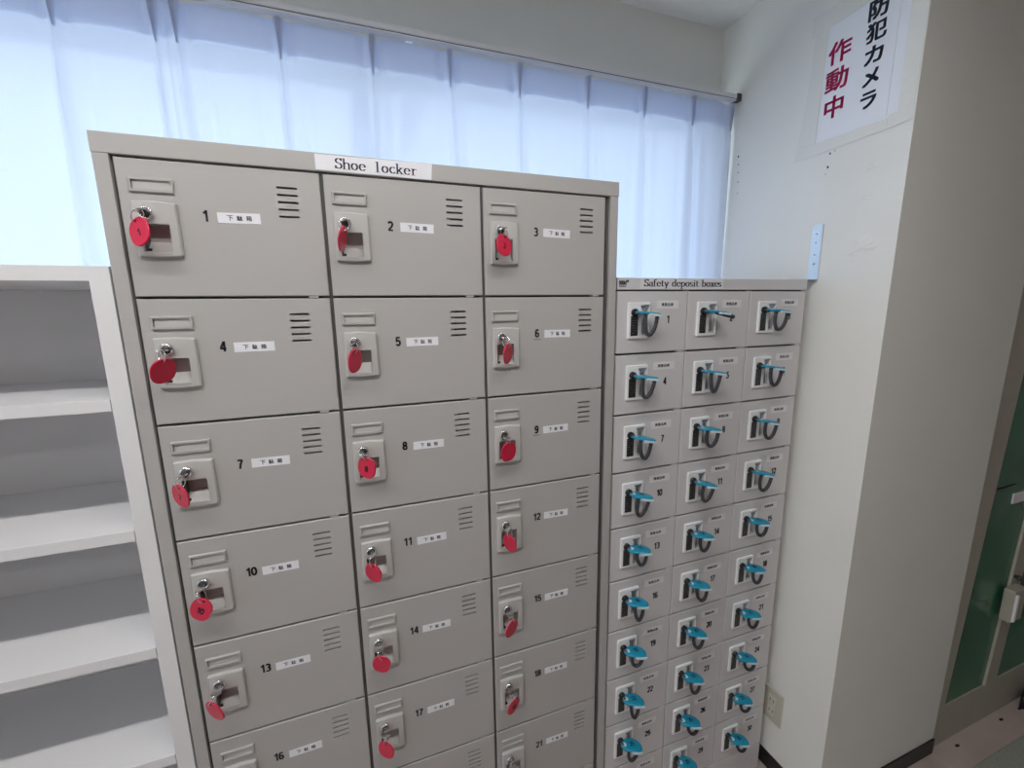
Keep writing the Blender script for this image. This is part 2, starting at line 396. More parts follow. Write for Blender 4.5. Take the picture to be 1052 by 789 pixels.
# curtain rail
b = MB(); z0 = H+.388
b.box(-2.3, XR(z0)-.001, .319, .341, z0, z0+.012, 'rail', .0015)
b.box(-2.3, XR(z0)-.001, .322, .338, z0-.0022, z0+.001, 'railline')
b.box(-2.3, XR(z0)-.001, .321, .339, z0-.006, z0-.0022, 'rail')
cr = empty('curtain_rail', (0, .33, z0), 'slim white curtain rail running along the top of the window', 'curtain rail')
for v in range(len(b.v)): b.v[v] = (b.v[v][0], b.v[v][1]-.33, b.v[v][2]-z0)
b.build('track', cr)
for x in (-1.9, -.7, .52, 1.30):
    bb = MB(); bb.box(x-.009, x+.009, -.010, YB-.33, .011, .0145, 'rail'); bb.box(x-.009, x+.009, YB-.33-.003, YB-.33, -.016, .016, 'rail'); bb.build('bracket', cr)
bb = MB(); bb.box(1.536, 1.5535, -.013, .013, -.007, .014, 'gapdark', .001); bb.build('end_cap', cr)

def curtain(x0, x1, pleats, name, label, ph0, y0=.348, ret=False):
    """pinch-pleated sheer: the cloth bulges towards the room between folds that start at the pinches"""
    rr = random.Random(ph0); zt = H+.381; zb = .12
    nx = int((x1-x0)/.005); nz = 70
    prm = {p: (rr.uniform(.012, .020), rr.uniform(.008, .014), rr.uniform(-.012, .012), rr.uniform(.0, .6), rr.uniform(.03, .05)) for p in pleats}
    vs = []; fs = []
    for j in range(nz+1):
        t = (j/nz)**1.25; z = zt-(zt-zb)*t; d = zt-z
        for i in range(nx+1):
            x = x0+(x1-x0)*i/nx; y = y0; dz = 0
            for p, (am, wd, dr, br, sp) in prm.items():
                u = x-p-dr*min(1, d/.6)
                if abs(u) > .16: continue
                if d < .085:       # gathered part above the pinch
                    k = d/.085; y -= .010*math.exp(-(u/(.0075-.003*k))**2)*(1-.25*k)
                    y += .004*math.exp(-((abs(u)-.02)/.010)**2)
                else:
                    g = min(1, (d-.085)/.10); ww = .0065+(wd-.0065)*min(1, (d-.085)/.5)
                    y -= (.0075+(am-.0075)*g)*math.exp(-(u/ww)**2)
                    y += .008*g*math.exp(-((u-sp)/.014)**2)-.006*g*br*math.exp(-((u+sp)/.012)**2)
                dz -= .007*math.exp(-(u/.03)**2)*(1 if d < .1 else math.exp(-(d-.1)*9))
            sg = math.sin((x-x0)*31+ph0)*.0022*min(1, d*3)+math.sin(x*67+ph0*2+d*1.3)*.0013*min(1, d*2)
            y = min(YB-.035, y+sg)
            y = min(y, YB-.03); y = max(y, .3015+.0) if d < .39+.2 else max(y, .3015)
            vs.append((x, y, z-dz*0+dz*.6+(.006*math.sin((x-x0)*math.pi/.195)**2 if False else 0)))
    for j in range(nz):
        for i in range(nx): fs.append([j*(nx+1)+i, j*(nx+1)+i+1, (j+1)*(nx+1)+i+1, (j+1)*(nx+1)+i])
    root = empty(name, ((x0+x1)/2, y0, zb), label, 'curtain', 'pleated sheer curtains in front of the window')
    o = root.location
    mb = MB(); mb.add([(a-o[0], c-o[1], e-o[2]) for a, c, e in vs], fs, 'fabric', True); mb.build('drape', root, raw=True)
    # heading tape behind the top edge
    mb = MB()
    n2 = int((x1-x0)/.02); q = []
    for i in range(n2+1):
        x = x0+(x1-x0)*i/n2
        q += [(x-o[0], .004, zt-o[2]-.002), (x-o[0], .004, zt-.072-o[2])]
    mb.add(q, [[2*i, 2*i+2, 2*i+3, 2*i+1] for i in range(n2)], 'fabric', True); mb.build('heading_tape', root, raw=True)
    for p in pleats:
        mb = MB(); T = .082; q = []
        for j in range(9):
            k = j/8; z = zt-T*k-o[2]-.004; w = .0085*(1-k)+.0022; dd = .018*(1-.45*k)
            q += [(p-w-o[0], y0-.004-o[1], z), (p-.35*w-o[0], y0-dd-o[1], z), (p-o[0], y0-dd*.55-o[1], z), (p+.35*w-o[0], y0-dd-o[1], z), (p+w-o[0], y0-.004-o[1], z)]
        mb.add(q, [[5*j+i, 5*j+i+1, 5*j+5+i+1, 5*j+5+i] for j in range(8) for i in range(4)], 'fabric', True)
        mb.build('pleat', root, raw=True)
        mb = MB(); mb.tube([(p-o[0], y0-.006-o[1], zt-.012-o[2]), (p-o[0], y0-.010-o[1], zt+.002-o[2]-.004), (p-o[0], .334-o[1], H+.3835-o[2])], .0012, 'whitepl', 6); mb.build('hook', root)
    return root
curtain(-1.75, .012, [-1.60, -1.40, -1.20, -1.0, -.78, -.58, -.38, -.17, -.005], 'sheer_curtain', 'white sheer curtain panel at the left, hanging above the open shelf', 3, .352)
curtain(.014, 1.548, [.035, .229, .426, .613, .802, 1.009, 1.20, 1.381, 1.535], 'sheer_curtain', 'white sheer curtain panel hanging behind both locker cabinets', 11, .343)

# ------------------------------------------------------------------ shoe locker
SIDE, WD, TB, PH, DEP = .02523, .28318, .03145, .20777, .296
loc = empty('shoe_locker', (0, 0, 0), 'tall warm grey steel shoe locker with three columns of numbered doors', 'locker')
b = MB()
b.box(0, .9, 0, DEP, H-.0293, H, 'paint', .0012); b.build('top_panel', loc)
b = MB()
b.box(.0008, .0205, .0006, DEP, .096, H-.0295, 'paint', .0008); b.box(.8795, .8985, .0006, DEP, .096, H-.0295, 'paint', .0008)
b.box(.0205, .8795, DEP-.004, DEP, .096, H-.0295, 'paint')
for c in (1, 2): b.box(SIDE+c*WD-.010, SIDE+c*WD+.010, .006, .012, .096, H-.0295, 'gapdark'); b.box(SIDE+c*WD-.001, SIDE+c*WD+.001, .012, DEP-.004, .096, H-.0295, 'gapdark')
b.box(.0205, .030, .008, .012, .096, H-.0295, 'gapdark'); b.box(.872, .8795, .008, .012, .096, H-.0295, 'gapdark')
b.box(.0205, .8795, .012, .0145, H-.045, H-.0293, 'gapdark')
for r in range(1, 9): z = H-TB-r*PH; b.box(.0205, .8795, .013, DEP-.004, z-.009, z-.007, 'gapdark'); b.box(.0205, .8795, .013, .0145, z-.009, z+.009, 'gapdark')
b.build('carcass', loc)
MB().box(.0008, .8985, .002, DEP, 0, .0958, 'paint', .001).build('plinth', loc)
# title label stuck to the top bar
b = MB()
sl = [(.3014, H-.0272), (.4965, H-.0288), (.4985, H-.0012), (.3014, H-.0026)]
b.plate(sl, [], -.0006, -.00005, 'labelwhite', .0002)
serif('Shoe locker', b, 'navy', lambda x, z: (x, -.0008, z), .332, H-.0232, .472, .0235, .125, mono=.5)
b.build('title_label', loc)

vents = [rect(.214, .2445, -z-.0011, -z+.0011) for z in (.029, .0405, .052, .0635, .075)]
vents = [rrect(.2135, .2445, -z-.0017, -z+.0017, .0012, 2) for z in (.029, .0405, .052, .0635, .075)]
def door_mesh(x0, x1):
    b = MB(); b.plate(rect(x0, x1, -PH+.0020, -.0020), vents+[rect(.0235, .0605, -.1385, -.0965)], 0, .011, 'paint', .0013, hole_y=.0045)
    return b.mesh('door')
DM = [door_mesh(.0003, WD-.003), door_mesh(.003, WD-.003), door_mesh(.003, WD-.0085)]
def one(mb, name): return mb.mesh(name)
# name card holder
b = MB()
b.plate(rrect(.0145, .0715, -.0505, -.0285, .0015, 2), [rect(.0185, .0675, -.0455, -.0325)], -.0038, -.0001, 'holder', .0014, hole_y=-.0006)
b.box(.0185, .0675, -.0009, -.0005, -.0455, -.0325, 'plastic'); b.box(.0178, .0190, -.0027, -.0006, -.0448, -.0335, 'gapdark')
HOLD = b.mesh('name_holder')
# lock plate with finger pocket
b = MB(); o = [(.0145, -.144), (.0165, -.1458), (.043, -.147), (.0705, -.1455), (.0728, -.143), (.0722, -.066), (.0705, -.0645), (.043, -.0622), (.0165, -.0635), (.0148, -.065)]
b.plate(o, [rrect(.0235, .0605, -.1385, -.0965, .0015, 2)], -.0062, -.0001, 'plastic', .0022, hole_y=.014, mh='plastic')
LOCKP = b.mesh('lock_plate')
b = MB(); b.box(.0236, .0604, .0125, .0140, -.1384, -.0966, 'pocket')
b.add([(.0237, .0124, -.121), (.0603, .0124, -.121), (.0603, -.0022, -.1383), (.0237, -.0022, -.1383), (.0237, .0124, -.1383), (.0603, .0124, -.1383)], [[0, 1, 2, 3], [0, 3, 4], [1, 5, 2], [0, 4, 5, 1], [3, 2, 5, 4]], 'plastic')
b.box(.0239, .0268, -.001, .012, -.137, -.099, 'gapdark'); b.box(.0262, .0312, -.0006, .006, -.1375, -.1325, 'black')
PULL = b.mesh('finger_pull')
b = MB(); b.lathe([(.0098, 0), (.0098, -.0045), (.0088, -.0062), (.0072, -.0064), (.0068, -.0050)], (.0332, -.0062, -.0815), 'chrome', 24)
b.lathe([(.0068, -.0048), (.0064, -.0056), (.001, -.0057)], (.0332, -.0062, -.0815), 'darkmetal', 20)
CYL = b.mesh('lock_cylinder')
b = MB(); b.box(.247, .262, -.0004, .010, -PH-.0012, -PH+.0021, 'paint', .0003); HINGE = b.mesh('hinge')
LX0, LX1 = .1255, .1865
b = MB(); b.plate(rect(-.0305, .0305, -.0082, .0082), [], -.0005, 0, 'labelwhite', .0001)
for ch, x in (('下', -.013), ('駄', .0005), ('箱', .014)):
    vs, fs = glyphs(ch, .0078, .00018); b.flat(vs, fs, 'grayink', lambda a, c, x=x: (a+x, -.0007, c))
LAB = b.mesh('label_sticker')
def mk(me, name, parent, loc=(0, 0, 0)):
    o = bpy.data.objects.new(name, me); C.objects.link(o); o.parent = parent; o.location = loc; return o
tilt = {1: -2, 2: -1, 3: 0, 4: 1, 5: 0, 6: 0, 7: -2}
for n in range(1, 25):
    c = (n-1) % 3; r = (n-1)//3
    d = mk(DM[c], 'door', loc, (SIDE+c*WD, 0, H-TB-r*PH))
    mk(HOLD, 'name_holder', d); mk(LOCKP, 'lock_plate', d); mk(PULL, 'finger_pull', d); mk(CYL, 'lock_cylinder', d)
    if r < 7: mk(HINGE, 'hinge', d)
    dx = rnd.uniform(-.002, .003)+(.004 if c == 2 else 0); dzz = rnd.uniform(-.002, .002)-(.003 if c == 1 else 0)
    b = MB(); s = str(n); vs, fs = digits(s, .0175)
    cx = .1095 if n < 10 else .1075
    b.flat(vs, fs, 'ink', lambda a, e: (a+cx+dx, -.0003, e-.079+dzz))
    if n in (6, 9): b.add([(cx+dx-.008, -.0003, -.0915+dzz), (cx+dx+.008, -.0003, -.0915+dzz), (cx+dx+.008, -.0003, -.0925+dzz), (cx+dx-.008, -.0003, -.0925+dzz)], [[0, 1, 2, 3]], 'ink')
    b.build('number', d)
    lb = mk(LAB, 'label_sticker', d, (.1565+dx+rnd.uniform(-.001, .001), -.0001, -.081+dzz+rnd.uniform(-.001, .001)))
    lb.rotation_euler = (0, R(rnd.uniform(-1.2, 1.2)), 0)

# keys with red tags
TAGS = {1: (-3.3, -30.6, -35, -10, -25), 2: (-5.7, -30.1, 75, 15, -45), 3: (.9, -30.4, 25, -15, 20), 4: (-1.7, -32.4, 50, 25, -10), 5: (-1.6, -31.7, 55, 10, -15), 6: (5.2, -32.6, 45, 10, -30), 7: (-4.9, -33.3, -40, 10, 20), 8: (4.2, -26., -35, 5, 10), 9: (2.7, -31.7, 15, 10, -5), 10: (-1.7, -36.1, -20, 0, 26), 11: (1.2, -35.1, -40, 10, 15), 12: (1.9, -32.6, -60, 10, 15), 13: (-5.4, -34.6, -35, 10, -6), 14: (3., -33.9, -25, 8, 20), 15: (2.4, -35.1, 25, 10, 0), 16: (-2, -34, -30, 5, 0), 17: (-1.4, -34.9, -35, 5, 5), 18: (4.3, -34.1, 25, 10, 0), 21: (3, -34, -40, 10, 5)}
NUMBERED = {1, 3, 7, 8, 10, 18}
LOOK = {1: 'bright red oval tag numbered 1', 2: 'red oval tag turned nearly edge-on', 3: 'red oval tag numbered 3 facing forward', 4: 'wide blank red tag facing forward', 5: 'blank red tag half turned away', 6: 'narrow red tag turned sideways', 7: 'pinkish red tag numbered 7', 8: 'red tag numbered 8', 9: 'blank round red tag', 10: 'slanting red tag numbered 10', 11: 'blank dark red round tag', 12: 'blank dark red oval tag', 13: 'pinkish red tag slanting to the left', 14: 'blank dark red tag slanting to the right', 15: 'slanting narrow dark red tag', 16: 'red tag mostly below the picture edge', 17: 'blank dark red round tag', 18: 'narrow dark red tag with faint number', 21: 'red tag cut off by the picture edge'}
TW, TH = .0185, .022
outl = []
for i in range(32):
    t = 2*math.pi*i/32; ct, st = math.cos(t), math.sin(t)
    outl.append((TW*math.copysign(abs(ct)**.85, ct), TH*math.copysign(abs(st)**.85, st)))
for n, (dx, dz, yaw, pit, rol) in TAGS.items():
    c = (n-1) % 3; r = (n-1)//3
    kx = SIDE+c*WD+.0332; kz = H-TB-r*PH-.0815
    root = empty('locker_key', (kx, -.0119, kz), 'key with '+LOOK[n]+', in shoe locker door %d' % n, 'key', 'red tagged keys in the shoe locker')
    base = Vector((kx, -.0119, kz))
    b = MB(); rot = R(rnd.choice([0, 0, 15, -20]) if n not in (1, 2, 3) else -12)
    Tm = Matrix.Rotation(rot, 4, 'Y')
    # bow: flat rounded head lying in the horizontal plane, pointing to the room
    n2 = 20; ow = []
    for i in range(n2):
        t = 2*math.pi*i/n2; ow.append((.0085*math.cos(t), -.0155+.0078*math.sin(t)))
    vs = [(x, y, .0011) for x, y in ow]+[(x, y, -.0011) for x, y in ow]
    fs = [list(range(n2)), list(range(n2, 2*n2))]+[[i, (i+1) % n2, n2+(i+1) % n2, n2+i] for i in range(n2)]
    b.add([Tm @ Vector(v) for v in vs], fs, 'chrome')
    b.box(-.0042, .0042, -.009, .0003, -.001, .001, 'chrome', 0, Tm)
    b.build('key_bow', root)
    hole = Tm @ Vector((0, -.0195, 0))
    cen = Vector((dx/1000, -.029+.0119, dz/1000))
    Mt = Matrix.Rotation(R(yaw), 4, 'Z') @ Matrix.Rotation(R(pit), 4, 'X') @ Matrix.Rotation(R(rol), 4, 'Y')
    top = cen+Mt @ Vector((0, 0, TH-.0045))
    v = top-hole; L = v.length; u = v.normalized(); mid = (top+hole)/2; rad = max(L/2+.0012, .0068)
    side = u.cross(Mt @ Vector((0, 1, 0)));
    nrm = side if side.length > .2 else Vector((1, 0, 0))
    wv = (Mt @ Vector((0, 1, 0)));  wv = (wv-u*wv.dot(u)).normalized()
    ring = [mid+u*rad*math.cos(2*math.pi*i/24)+wv*rad*.75*math.sin(2*math.pi*i/24) for i in range(24)]
    b = MB(); b.tube(ring, .0008, 'chrome', 6, closed=True); b.build('key_ring', root)
    b = MB()
    T4 = Matrix.Translation(cen) @ Mt
    hl = [(.0022*math.cos(2*math.pi*i/10), TH-.0045+.0022*math.sin(2*math.pi*i/10)) for i in range(10)]
    b.plate(outl, [hl], -.0013, .0013, 'red', .0006, T=T4, back=True)
    if n in NUMBERED:
        vs, fs = digits(str(n), .0125, .19)
        b.add([T4 @ Vector((x, -.0015, z-.002)) for x, z in vs], fs, 'ink')
    b.build('red_tag', root)

# ------------------------------------------------------------------ safety deposit boxes
X0, Y0, Z0, W2, H2 = .905, .0054, H-.2267, .19925, .14638
ZT = H-.1985; SD = .285
saf = empty('safety_deposit_cabinet', (X0, Y0, 0), 'light grey cabinet of small numbered safety deposit boxes standing right of the shoe locker', 'locker cabinet')
XE = 3*W2-.001
b = MB(); b.box(-.0005, XE+.0022, 0, SD, Z0+.0016, ZT, 'safe', .0008); b.build('top_panel', saf)
b = MB(); zb = Z0-10*H2
b.box(0, .0012, .012, SD, zb, Z0+.0014, 'safe'); b.box(XE-.0012, XE, .012, SD, zb, Z0+.0014, 'safe')
b.box(0, XE, SD-.003, SD, zb, Z0+.0014, 'safe'); b.box(0.0012, XE-.0012, .013, .0145, Z0-.010, Z0+.0014, 'gapdark')
for c in (1, 2): b.box(c*W2-.008, c*W2+.008, .0065, .012, zb, Z0+.0014, 'holder')
for r in range(1, 10): b.box(.0012, XE-.0012, .012, .0135, Z0-r*H2-.008, Z0-r*H2+.008, 'gapdark'); b.box(.0012, XE-.0012, .0135, SD-.003, Z0-r*H2-.001, Z0-r*H2+.001, 'gapdark')
b.build('carcass', saf)
MB().box(0, XE, .0006, SD, 0, zb-.0006, 'safe', .0006).build('plinth', saf)
b = MB()
b.plate([(.0605, Z0+.0032), (.306, Z0+.0034), (.306, ZT-.0016), (.0605, ZT-.0030)], [], -.0005, -.00005, 'tapelabel', .0001)
serif('Safety deposit boxes', b, 'navy', lambda x, z: (x, -.0008, z), .071, Z0+.0088, .300, .0225, .165)
b.build('title_label', saf)
b = MB()
vs, fs = glyphs('DDDA', .0085, .0005, width=.0165); b.flat(vs, fs, 'navy', lambda x, z: (x+.0125, -.0004, z+ZT-.0115))
for k in range(4): b.add([(.0045+k*.0045, -.0004, ZT-.0205), (.0080+k*.0045, -.0004, ZT-.0205), (.0080+k*.0045, -.0004, ZT-.0180), (.0045+k*.0045, -.0004, ZT-.0180)], [[0, 1, 2, 3]], 'navy')
b.add([(x, -.0004, ZT+z) for x, z in ((.0215, -.016), (.0235, -.016), (.0235, -.0095), (.0262, -.0095), (.0262, -.0120), (.0305, -.0078), (.0262, -.0035), (.0262, -.0060), (.0215, -.0065))], [list(range(9))], 'navy')
b.build('emblem', saf)
def sdoor(last):
    b = MB(); b.plate(rect(.0012 if last != 0 else .0006, W2-(.0016 if last != 2 else .0012), -H2+.0023, -.0023), [rect(.0635, .0850, -.100, -.036)], 0, .011, 'safe', .0012, hole_y=.004)
    return b.mesh('door')
SDM = [sdoor(k) for k in range(3)]
b = MB()
b.plate(rrect(.0285, .0885, -.1105, -.0270, .0035, 3), [rrect(.0615, .0868, -.1030, -.0335, .001, 1)], -.0050, -.0001, 'whitepl', .0014, hole_y=.0095, mh='whitepl')
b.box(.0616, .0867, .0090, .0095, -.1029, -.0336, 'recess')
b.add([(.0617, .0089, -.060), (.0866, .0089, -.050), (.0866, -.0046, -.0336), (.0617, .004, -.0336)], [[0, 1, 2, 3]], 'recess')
b.box(.0617, .0650, -.0045, .0089, -.1028, -.0400, 'whitepl')
SPL = b.mesh('lock_plate')
b = MB(); b.plate(rect(.0350, .0545, -.1035, -.0580), [], -.0056, -.0048, 'black', .0002)
rr = random.Random(5)
for k in range(7):
    x = .0372
    while x < .051:
        w = rr.uniform(.0008, .0022); b.add([(x, -.0058, -.0627-k*.0058), (x+w, -.0058, -.0627-k*.0058), (x+w, -.0058, -.0616-k*.0058), (x, -.0058, -.0616-k*.0058)], [[0, 1, 2, 3]], 'recess'); x += w+rr.uniform(.0016, .0045)
SLB = b.mesh('instruction_label'); 
b = MB(); b.lathe([(.0088, 0), (.0088, -.0050), (.0076, -.0066), (.0045, -.0066), (.0042, -.003)], (.0440, -.0050, -.0500), 'black', 20); SCY = b.mesh('lock_cylinder')
b = MB(); b.plate(rect(-.031, .031, -.0095, .0095), [], -.0004, 0, 'tapelabel', .0001)
vs, fs = glyphs('貴重品庫', .0074, .00022, width=.034); b.flat(vs, fs, 'grayink', lambda a, c: (a-.001, -.0006, c)); SLA = b.mesh('label_sticker')
b = MB(); b.box(.176, .192, -.0002, .011, -H2-.0016, -H2+.0018, 'safe', .0003); SHI = b.mesh('hinge')
ho = [(-.003, -.008), (.004, -.0035), (.022, -.0015), (.034, -.006), (.0445, -.0155), (.0480, -.028), (.0465, -.038), (.0385, -.0470), (.024, -.0425), (.010, -.0375), (-.002, -.030), (-.0065, -.023), (-.0062, -.014)]
# smooth the outline
def smooth(p, it=2):
    for _ in range(it):
        q = []
        for i in range(len(p)):
            a, c = p[i], p[(i+1) % len(p)]
            q += [(a[0]*.75+c[0]*.25, a[1]*.75+c[1]*.25), (a[0]*.25+c[0]*.75, a[1]*.25+c[1]*.75)]
        p = q
    return p
ho = smooth(ho, 1); nh = len(ho); hcx = sum(p[0] for p in ho)/nh; hcy = sum(p[1] for p in ho)/nh
b = MB(); rings = [(1, -.0022), (1, .0006), (.95, .0020), (.75, .0030), (.4, .0034)]
vs = []; fs = []
for k, z in rings: vs += [(hcx+(x-hcx)*k, hcy+(y-hcy)*k, z) for x, y in ho]
for i in range(len(rings)-1):
    for j in range(nh): fs.append([i*nh+j, i*nh+(j+1) % nh, (i+1)*nh+(j+1) % nh, (i+1)*nh+j])
fs.append([(len(rings)-1)*nh+j for j in range(nh)]); fs.append(list(range(nh)))
b.add(vs, fs, 'teal', True)
KH = b.mesh('key_head')
b = MB(); dv = Vector((.0285, -.0095, 0)).normalized(); nv = Vector((dv.y, -dv.x, 0))
a0 = Vector((.0125, -.0375, 0)); L = .030
cl = [a0-nv*-.0005, a0+dv*L+nv*.0005, a0+dv*L+nv*.0050, a0+nv*.0045]
cl = [a0, a0+dv*L, a0+dv*(L-.002)+nv*.0045, a0+dv*.002+nv*.0045]
b.add([(p.x, p.y, -.0003) for p in cl]+[(p.x, p.y, -.0050) for p in cl], [[0, 1, 2, 3], [4, 5, 6, 7], [0, 1, 5, 4], [1, 2, 6, 5], [2, 3, 7, 6], [3, 0, 4, 7]], 'tealedge')
KC = b.mesh('edge_highlight')  # pale strip standing in for the highlight on the head's front edge
b = MB()
k = 14
b.add([(.0035+.0058*math.cos(2*math.pi*i/k), -.0165+.0062*math.sin(2*math.pi*i/k), .00335) for i in range(k)]+[(.0035+.0058*math.cos(2*math.pi*i/k), -.0165+.0062*math.sin(2*math.pi*i/k), .0022) for i in range(k)], [list(range(k))]+[[i, (i+1) % k, k+(i+1) % k, k+i] for i in range(k)], 'tealedge')
KD = b.mesh('clear_window')
b = MB(); b.tube([(0, .0035, 0), (0, -.004, 0), (0, -.012, -.0005)], [.0042, .0050, .0040], 'darkmetal', 14); KN = b.mesh('key_shank')
LOOPS = {1: (52, 0, 0), 2: (6, 34, -24), 3: (52, -3, 4), 4: (50, -4, 0), 5: (52, 2, -9), 6: (50, 2, 0), 7: (50, 3, -3), 8: (46, -3, 2), 9: (48, -2, 2), 10: (50, -6, -2), 11: (46, -4, -3), 12: (50, -3, 2), 13: (38, 0, -4), 14: (42, -1, -3), 15: (40, -2, 2), 16: (46, 2, -8), 17: (44, 2, 0), 18: (42, 0, -2), 19: (32, -6, 0), 20: (42, 0, 0), 21: (40, 0, 0), 22: (46, 2, -10), 23: (42, 0, -2), 24: (34, 2, 4), 25: (34, -6, -6), 26: (34, 2, 0), 27: (34, 0, 2), 28: (34, 0, 0), 29: (32, 0, 0), 30: (32, 2, 0)}
for n in range(1, 31):
    c = (n-1) % 3; r = (n-1)//3
    d = mk(SDM[c], 'door', saf, (c*W2, 0, Z0-r*H2))
    mk(SPL, 'lock_plate', d); mk(SLB, 'instruction_label', d); mk(SCY, 'lock_cylinder', d)
    if r < 9: mk(SHI, 'hinge', d)
    mk(SLA, 'label_sticker', d, (.1385+rnd.uniform(-.003, .003), -.0001, -.0305+rnd.uniform(-.003, .002)))
    b = MB(); vs, fs = digits(str(n), .0185, .22)
    vs = [(x*.92, z) for x, z in vs]; cx = .142; ddx = rnd.uniform(-.002, .002); ddz = rnd.uniform(-.002, .002)
    b.flat(vs, fs, 'ink', lambda a, e: (a+cx+ddx, -.0003, e-.0695+ddz))
    if n in (6, 9): b.add([(cx+ddx-.007, -.0003, -.0815+ddz), (cx+ddx+.007, -.0003, -.0815+ddz), (cx+ddx+.007, -.0003, -.0825+ddz), (cx+ddx-.007, -.0003, -.0825+ddz)], [[0, 1, 2, 3]], 'ink')
    b.build('number', d)
    if n == 28: continue
    look = {2: 'band sticking out sideways', 22: 'band hanging in a narrow loop', 5: 'band hanging in a narrow V', 1: 'wide hanging loop'}.get(n, 'looped dark grey wrist band')
    k = empty('wristband_key', (X0+c*W2+.044, Y0-.0114, Z0-r*H2-.050), 'teal key with %s, in the lock of deposit box %d' % (look, n), 'key', 'teal wristband keys in the deposit boxes')
    rt = R(rnd.uniform(-6, 6)); k.rotation_euler = (0, R(rnd.uniform(5, 11) if n < 13 else rnd.uniform(0, 6)), 0)
    off = (0, .0065, 0)
    # the head sits in front of the cylinder; local frame starts at the cylinder's face
    hd = mk(KH, 'key_head', k, off)
    mk(KD, 'clear_window', k, off); mk(KC, 'edge_highlight', k, off); mk(KN, 'key_shank', k)
    b = MB(); vs, fs = digits(str(n), .0120, .19); b.flat(vs, fs, 'navy', lambda a, e: (a+.0235, e-.0215, .0037)); b.build('number', k, off)
    dr, sx, nr = LOOPS[n]; dr *= .001; sx *= .001; nr *= .001
    A = Vector((.0105, -.0285, -.001)); B = Vector((.0335+nr*.6, -.0400, -.003)); pts = []
    cc = (A+B)/2; wv = (B-A)/2
    for i in range(33):
        t = math.pi*i/32; q = math.sin(t)
        pts.append(cc-wv*math.cos(t)*(1+(nr*25)*q)+Vector((sx*q, -.012*q if n == 2 else 0, -dr*.88*q**.85)))
    rads = [.0041+.0006*(i % 2) for i in range(len(pts))]
    b = MB(); b.tube(pts, rads, 'band', 10); b.build('wrist_band', k, off)

# ------------------------------------------------------------------ open shelf at the left
SX1, SX0, ST = -.0018, -.95, H-.1915
sh = empty('open_shelf', (SX1, 0, 0), 'white open shelf unit with empty boards, left of the shoe locker', 'shelf')
def sp(mb, name):
    mb.v = [(a-SX1, y, z) for a, y, z in mb.v]; return mb.build(name, sh)
sp(MB().box(SX1-.0265, SX1, 0, .288, 0, ST, 'shelf', .0006), 'side_panel')
sp(MB().box(SX0, SX0+.0265, 0, .288, 0, ST, 'shelf', .0006), 'side_panel')
xi, xo = SX1-.0267, SX0+.0267
sp(MB().box(xo, xi, .0004, .288, ST-.0222, ST, 'shelf', .0005), 'top_panel')
sp(MB().box(xo, xi, .281, .287, .06, ST-.0224, 'shelfback'), 'back_panel')
sp(MB().box(xo, xi, .012, .03, 0, .058, 'shelf'), 'plinth')
for zt in (.3975, .6224, .847, 1.0735, 1.300, 1.525, 1.71):
    z = H-zt; b = MB(); b.box(xo+.0012, xi-.0014, .001, .2805, z-.0192, z, 'shelf', .0006); sp(b, 'shelf_board')
    for x in (xi-.0016, ):
        sp(MB().tube([(xi+.0001, .02, z-.0205), (xi-.008, .02, z-.0205)], .0012, 'alu', 6), 'shelf_pin')

# ------------------------------------------------------------------ wall notice
def wy(y, z, e=.0): return (XR(z)-e, y, z)
b = MB()
nt_ = empty('camera_notice', (XR(H+.3), -.025, H+.3), 'white paper notice with black and magenta Japanese writing, taped high on the wall', 'sign')
o = nt_.location
def npart(mb, name): mb.v = [(p[0]-o[0], p[1]-o[1], p[2]-o[2]) for p in mb.v]; return mb.build(name, nt_)
def sheet(c4, e, t, m):
    mb = MB(); a = [wy(y, H+z, e) for y, z in c4]; bb = [wy(y, H+z, e-t) for y, z in c4]; n = len(c4)
    mb.add(a+bb, [list(range(n)), list(range(n, 2*n))]+[[i, (i+1) % n, n+(i+1) % n, n+i] for i in range(n)], m); return mb
npart(sheet([(.058, .152), (-.107, .149), (-.107, .450), (.055, .450)], .0011, .0004, 'paper'), 'paper')
npart(sheet([(-.108, .150), (-.147, .176), (-.150, .455), (-.108, .452)], .0009, .0004, 'paper'), 'backing_sheet')
npart(sheet([(.117, .133), (-.111, .139), (-.112, .163), (.110, .165)], .0018, .0004, 'tape'), 'tape_strip')
npart(sheet([(-.113, .139), (-.163, .143), (-.161, .178), (-.113, .168)], .0020, .0004, 'tape'), 'tape_strip')
npart(sheet([(.110, .166), (.092, .34), (.088, .47), (.052, .47), (.0600, .167)], .0016, .0003, 'tape'), 'tape_strip')
npart(sheet([(-.130, .17), (-.1615, .18), (-.1635, .47), (-.128, .47)], .0019, .0004, 'tape'), 'tape_strip')
npart(sheet([(.100, .440), (-.15, .450), (-.15, .490), (.100, .490)], .0021, .0004, 'tape'), 'tape_strip')
b = MB()
def gl(ch, yc, zc, w, h, m, bold=.0016):
    vs, fs = glyphs(ch, h-.003, bold, width=w-.003)
    b.add([wy(yc-x, H+zc+z, .0014) for x, z in vs], fs, m)
for ch, z in (('作', .371), ('動', .306), ('中', .241)): gl(ch, .020, z, .056 if ch != '中' else .048, .054, 'magenta')
npart(b, 'magenta_writing'); b = MB()
for ch, z, w, h in (('防', .4215, .045, .046), ('犯', .372, .044, .044), ('カ', .3215, .040, .040), ('メ', .272, .036, .037), ('ラ', .222, .035, .038)): gl(ch, -.0625, z, w, h, 'navy')
npart(b, 'black_writing')

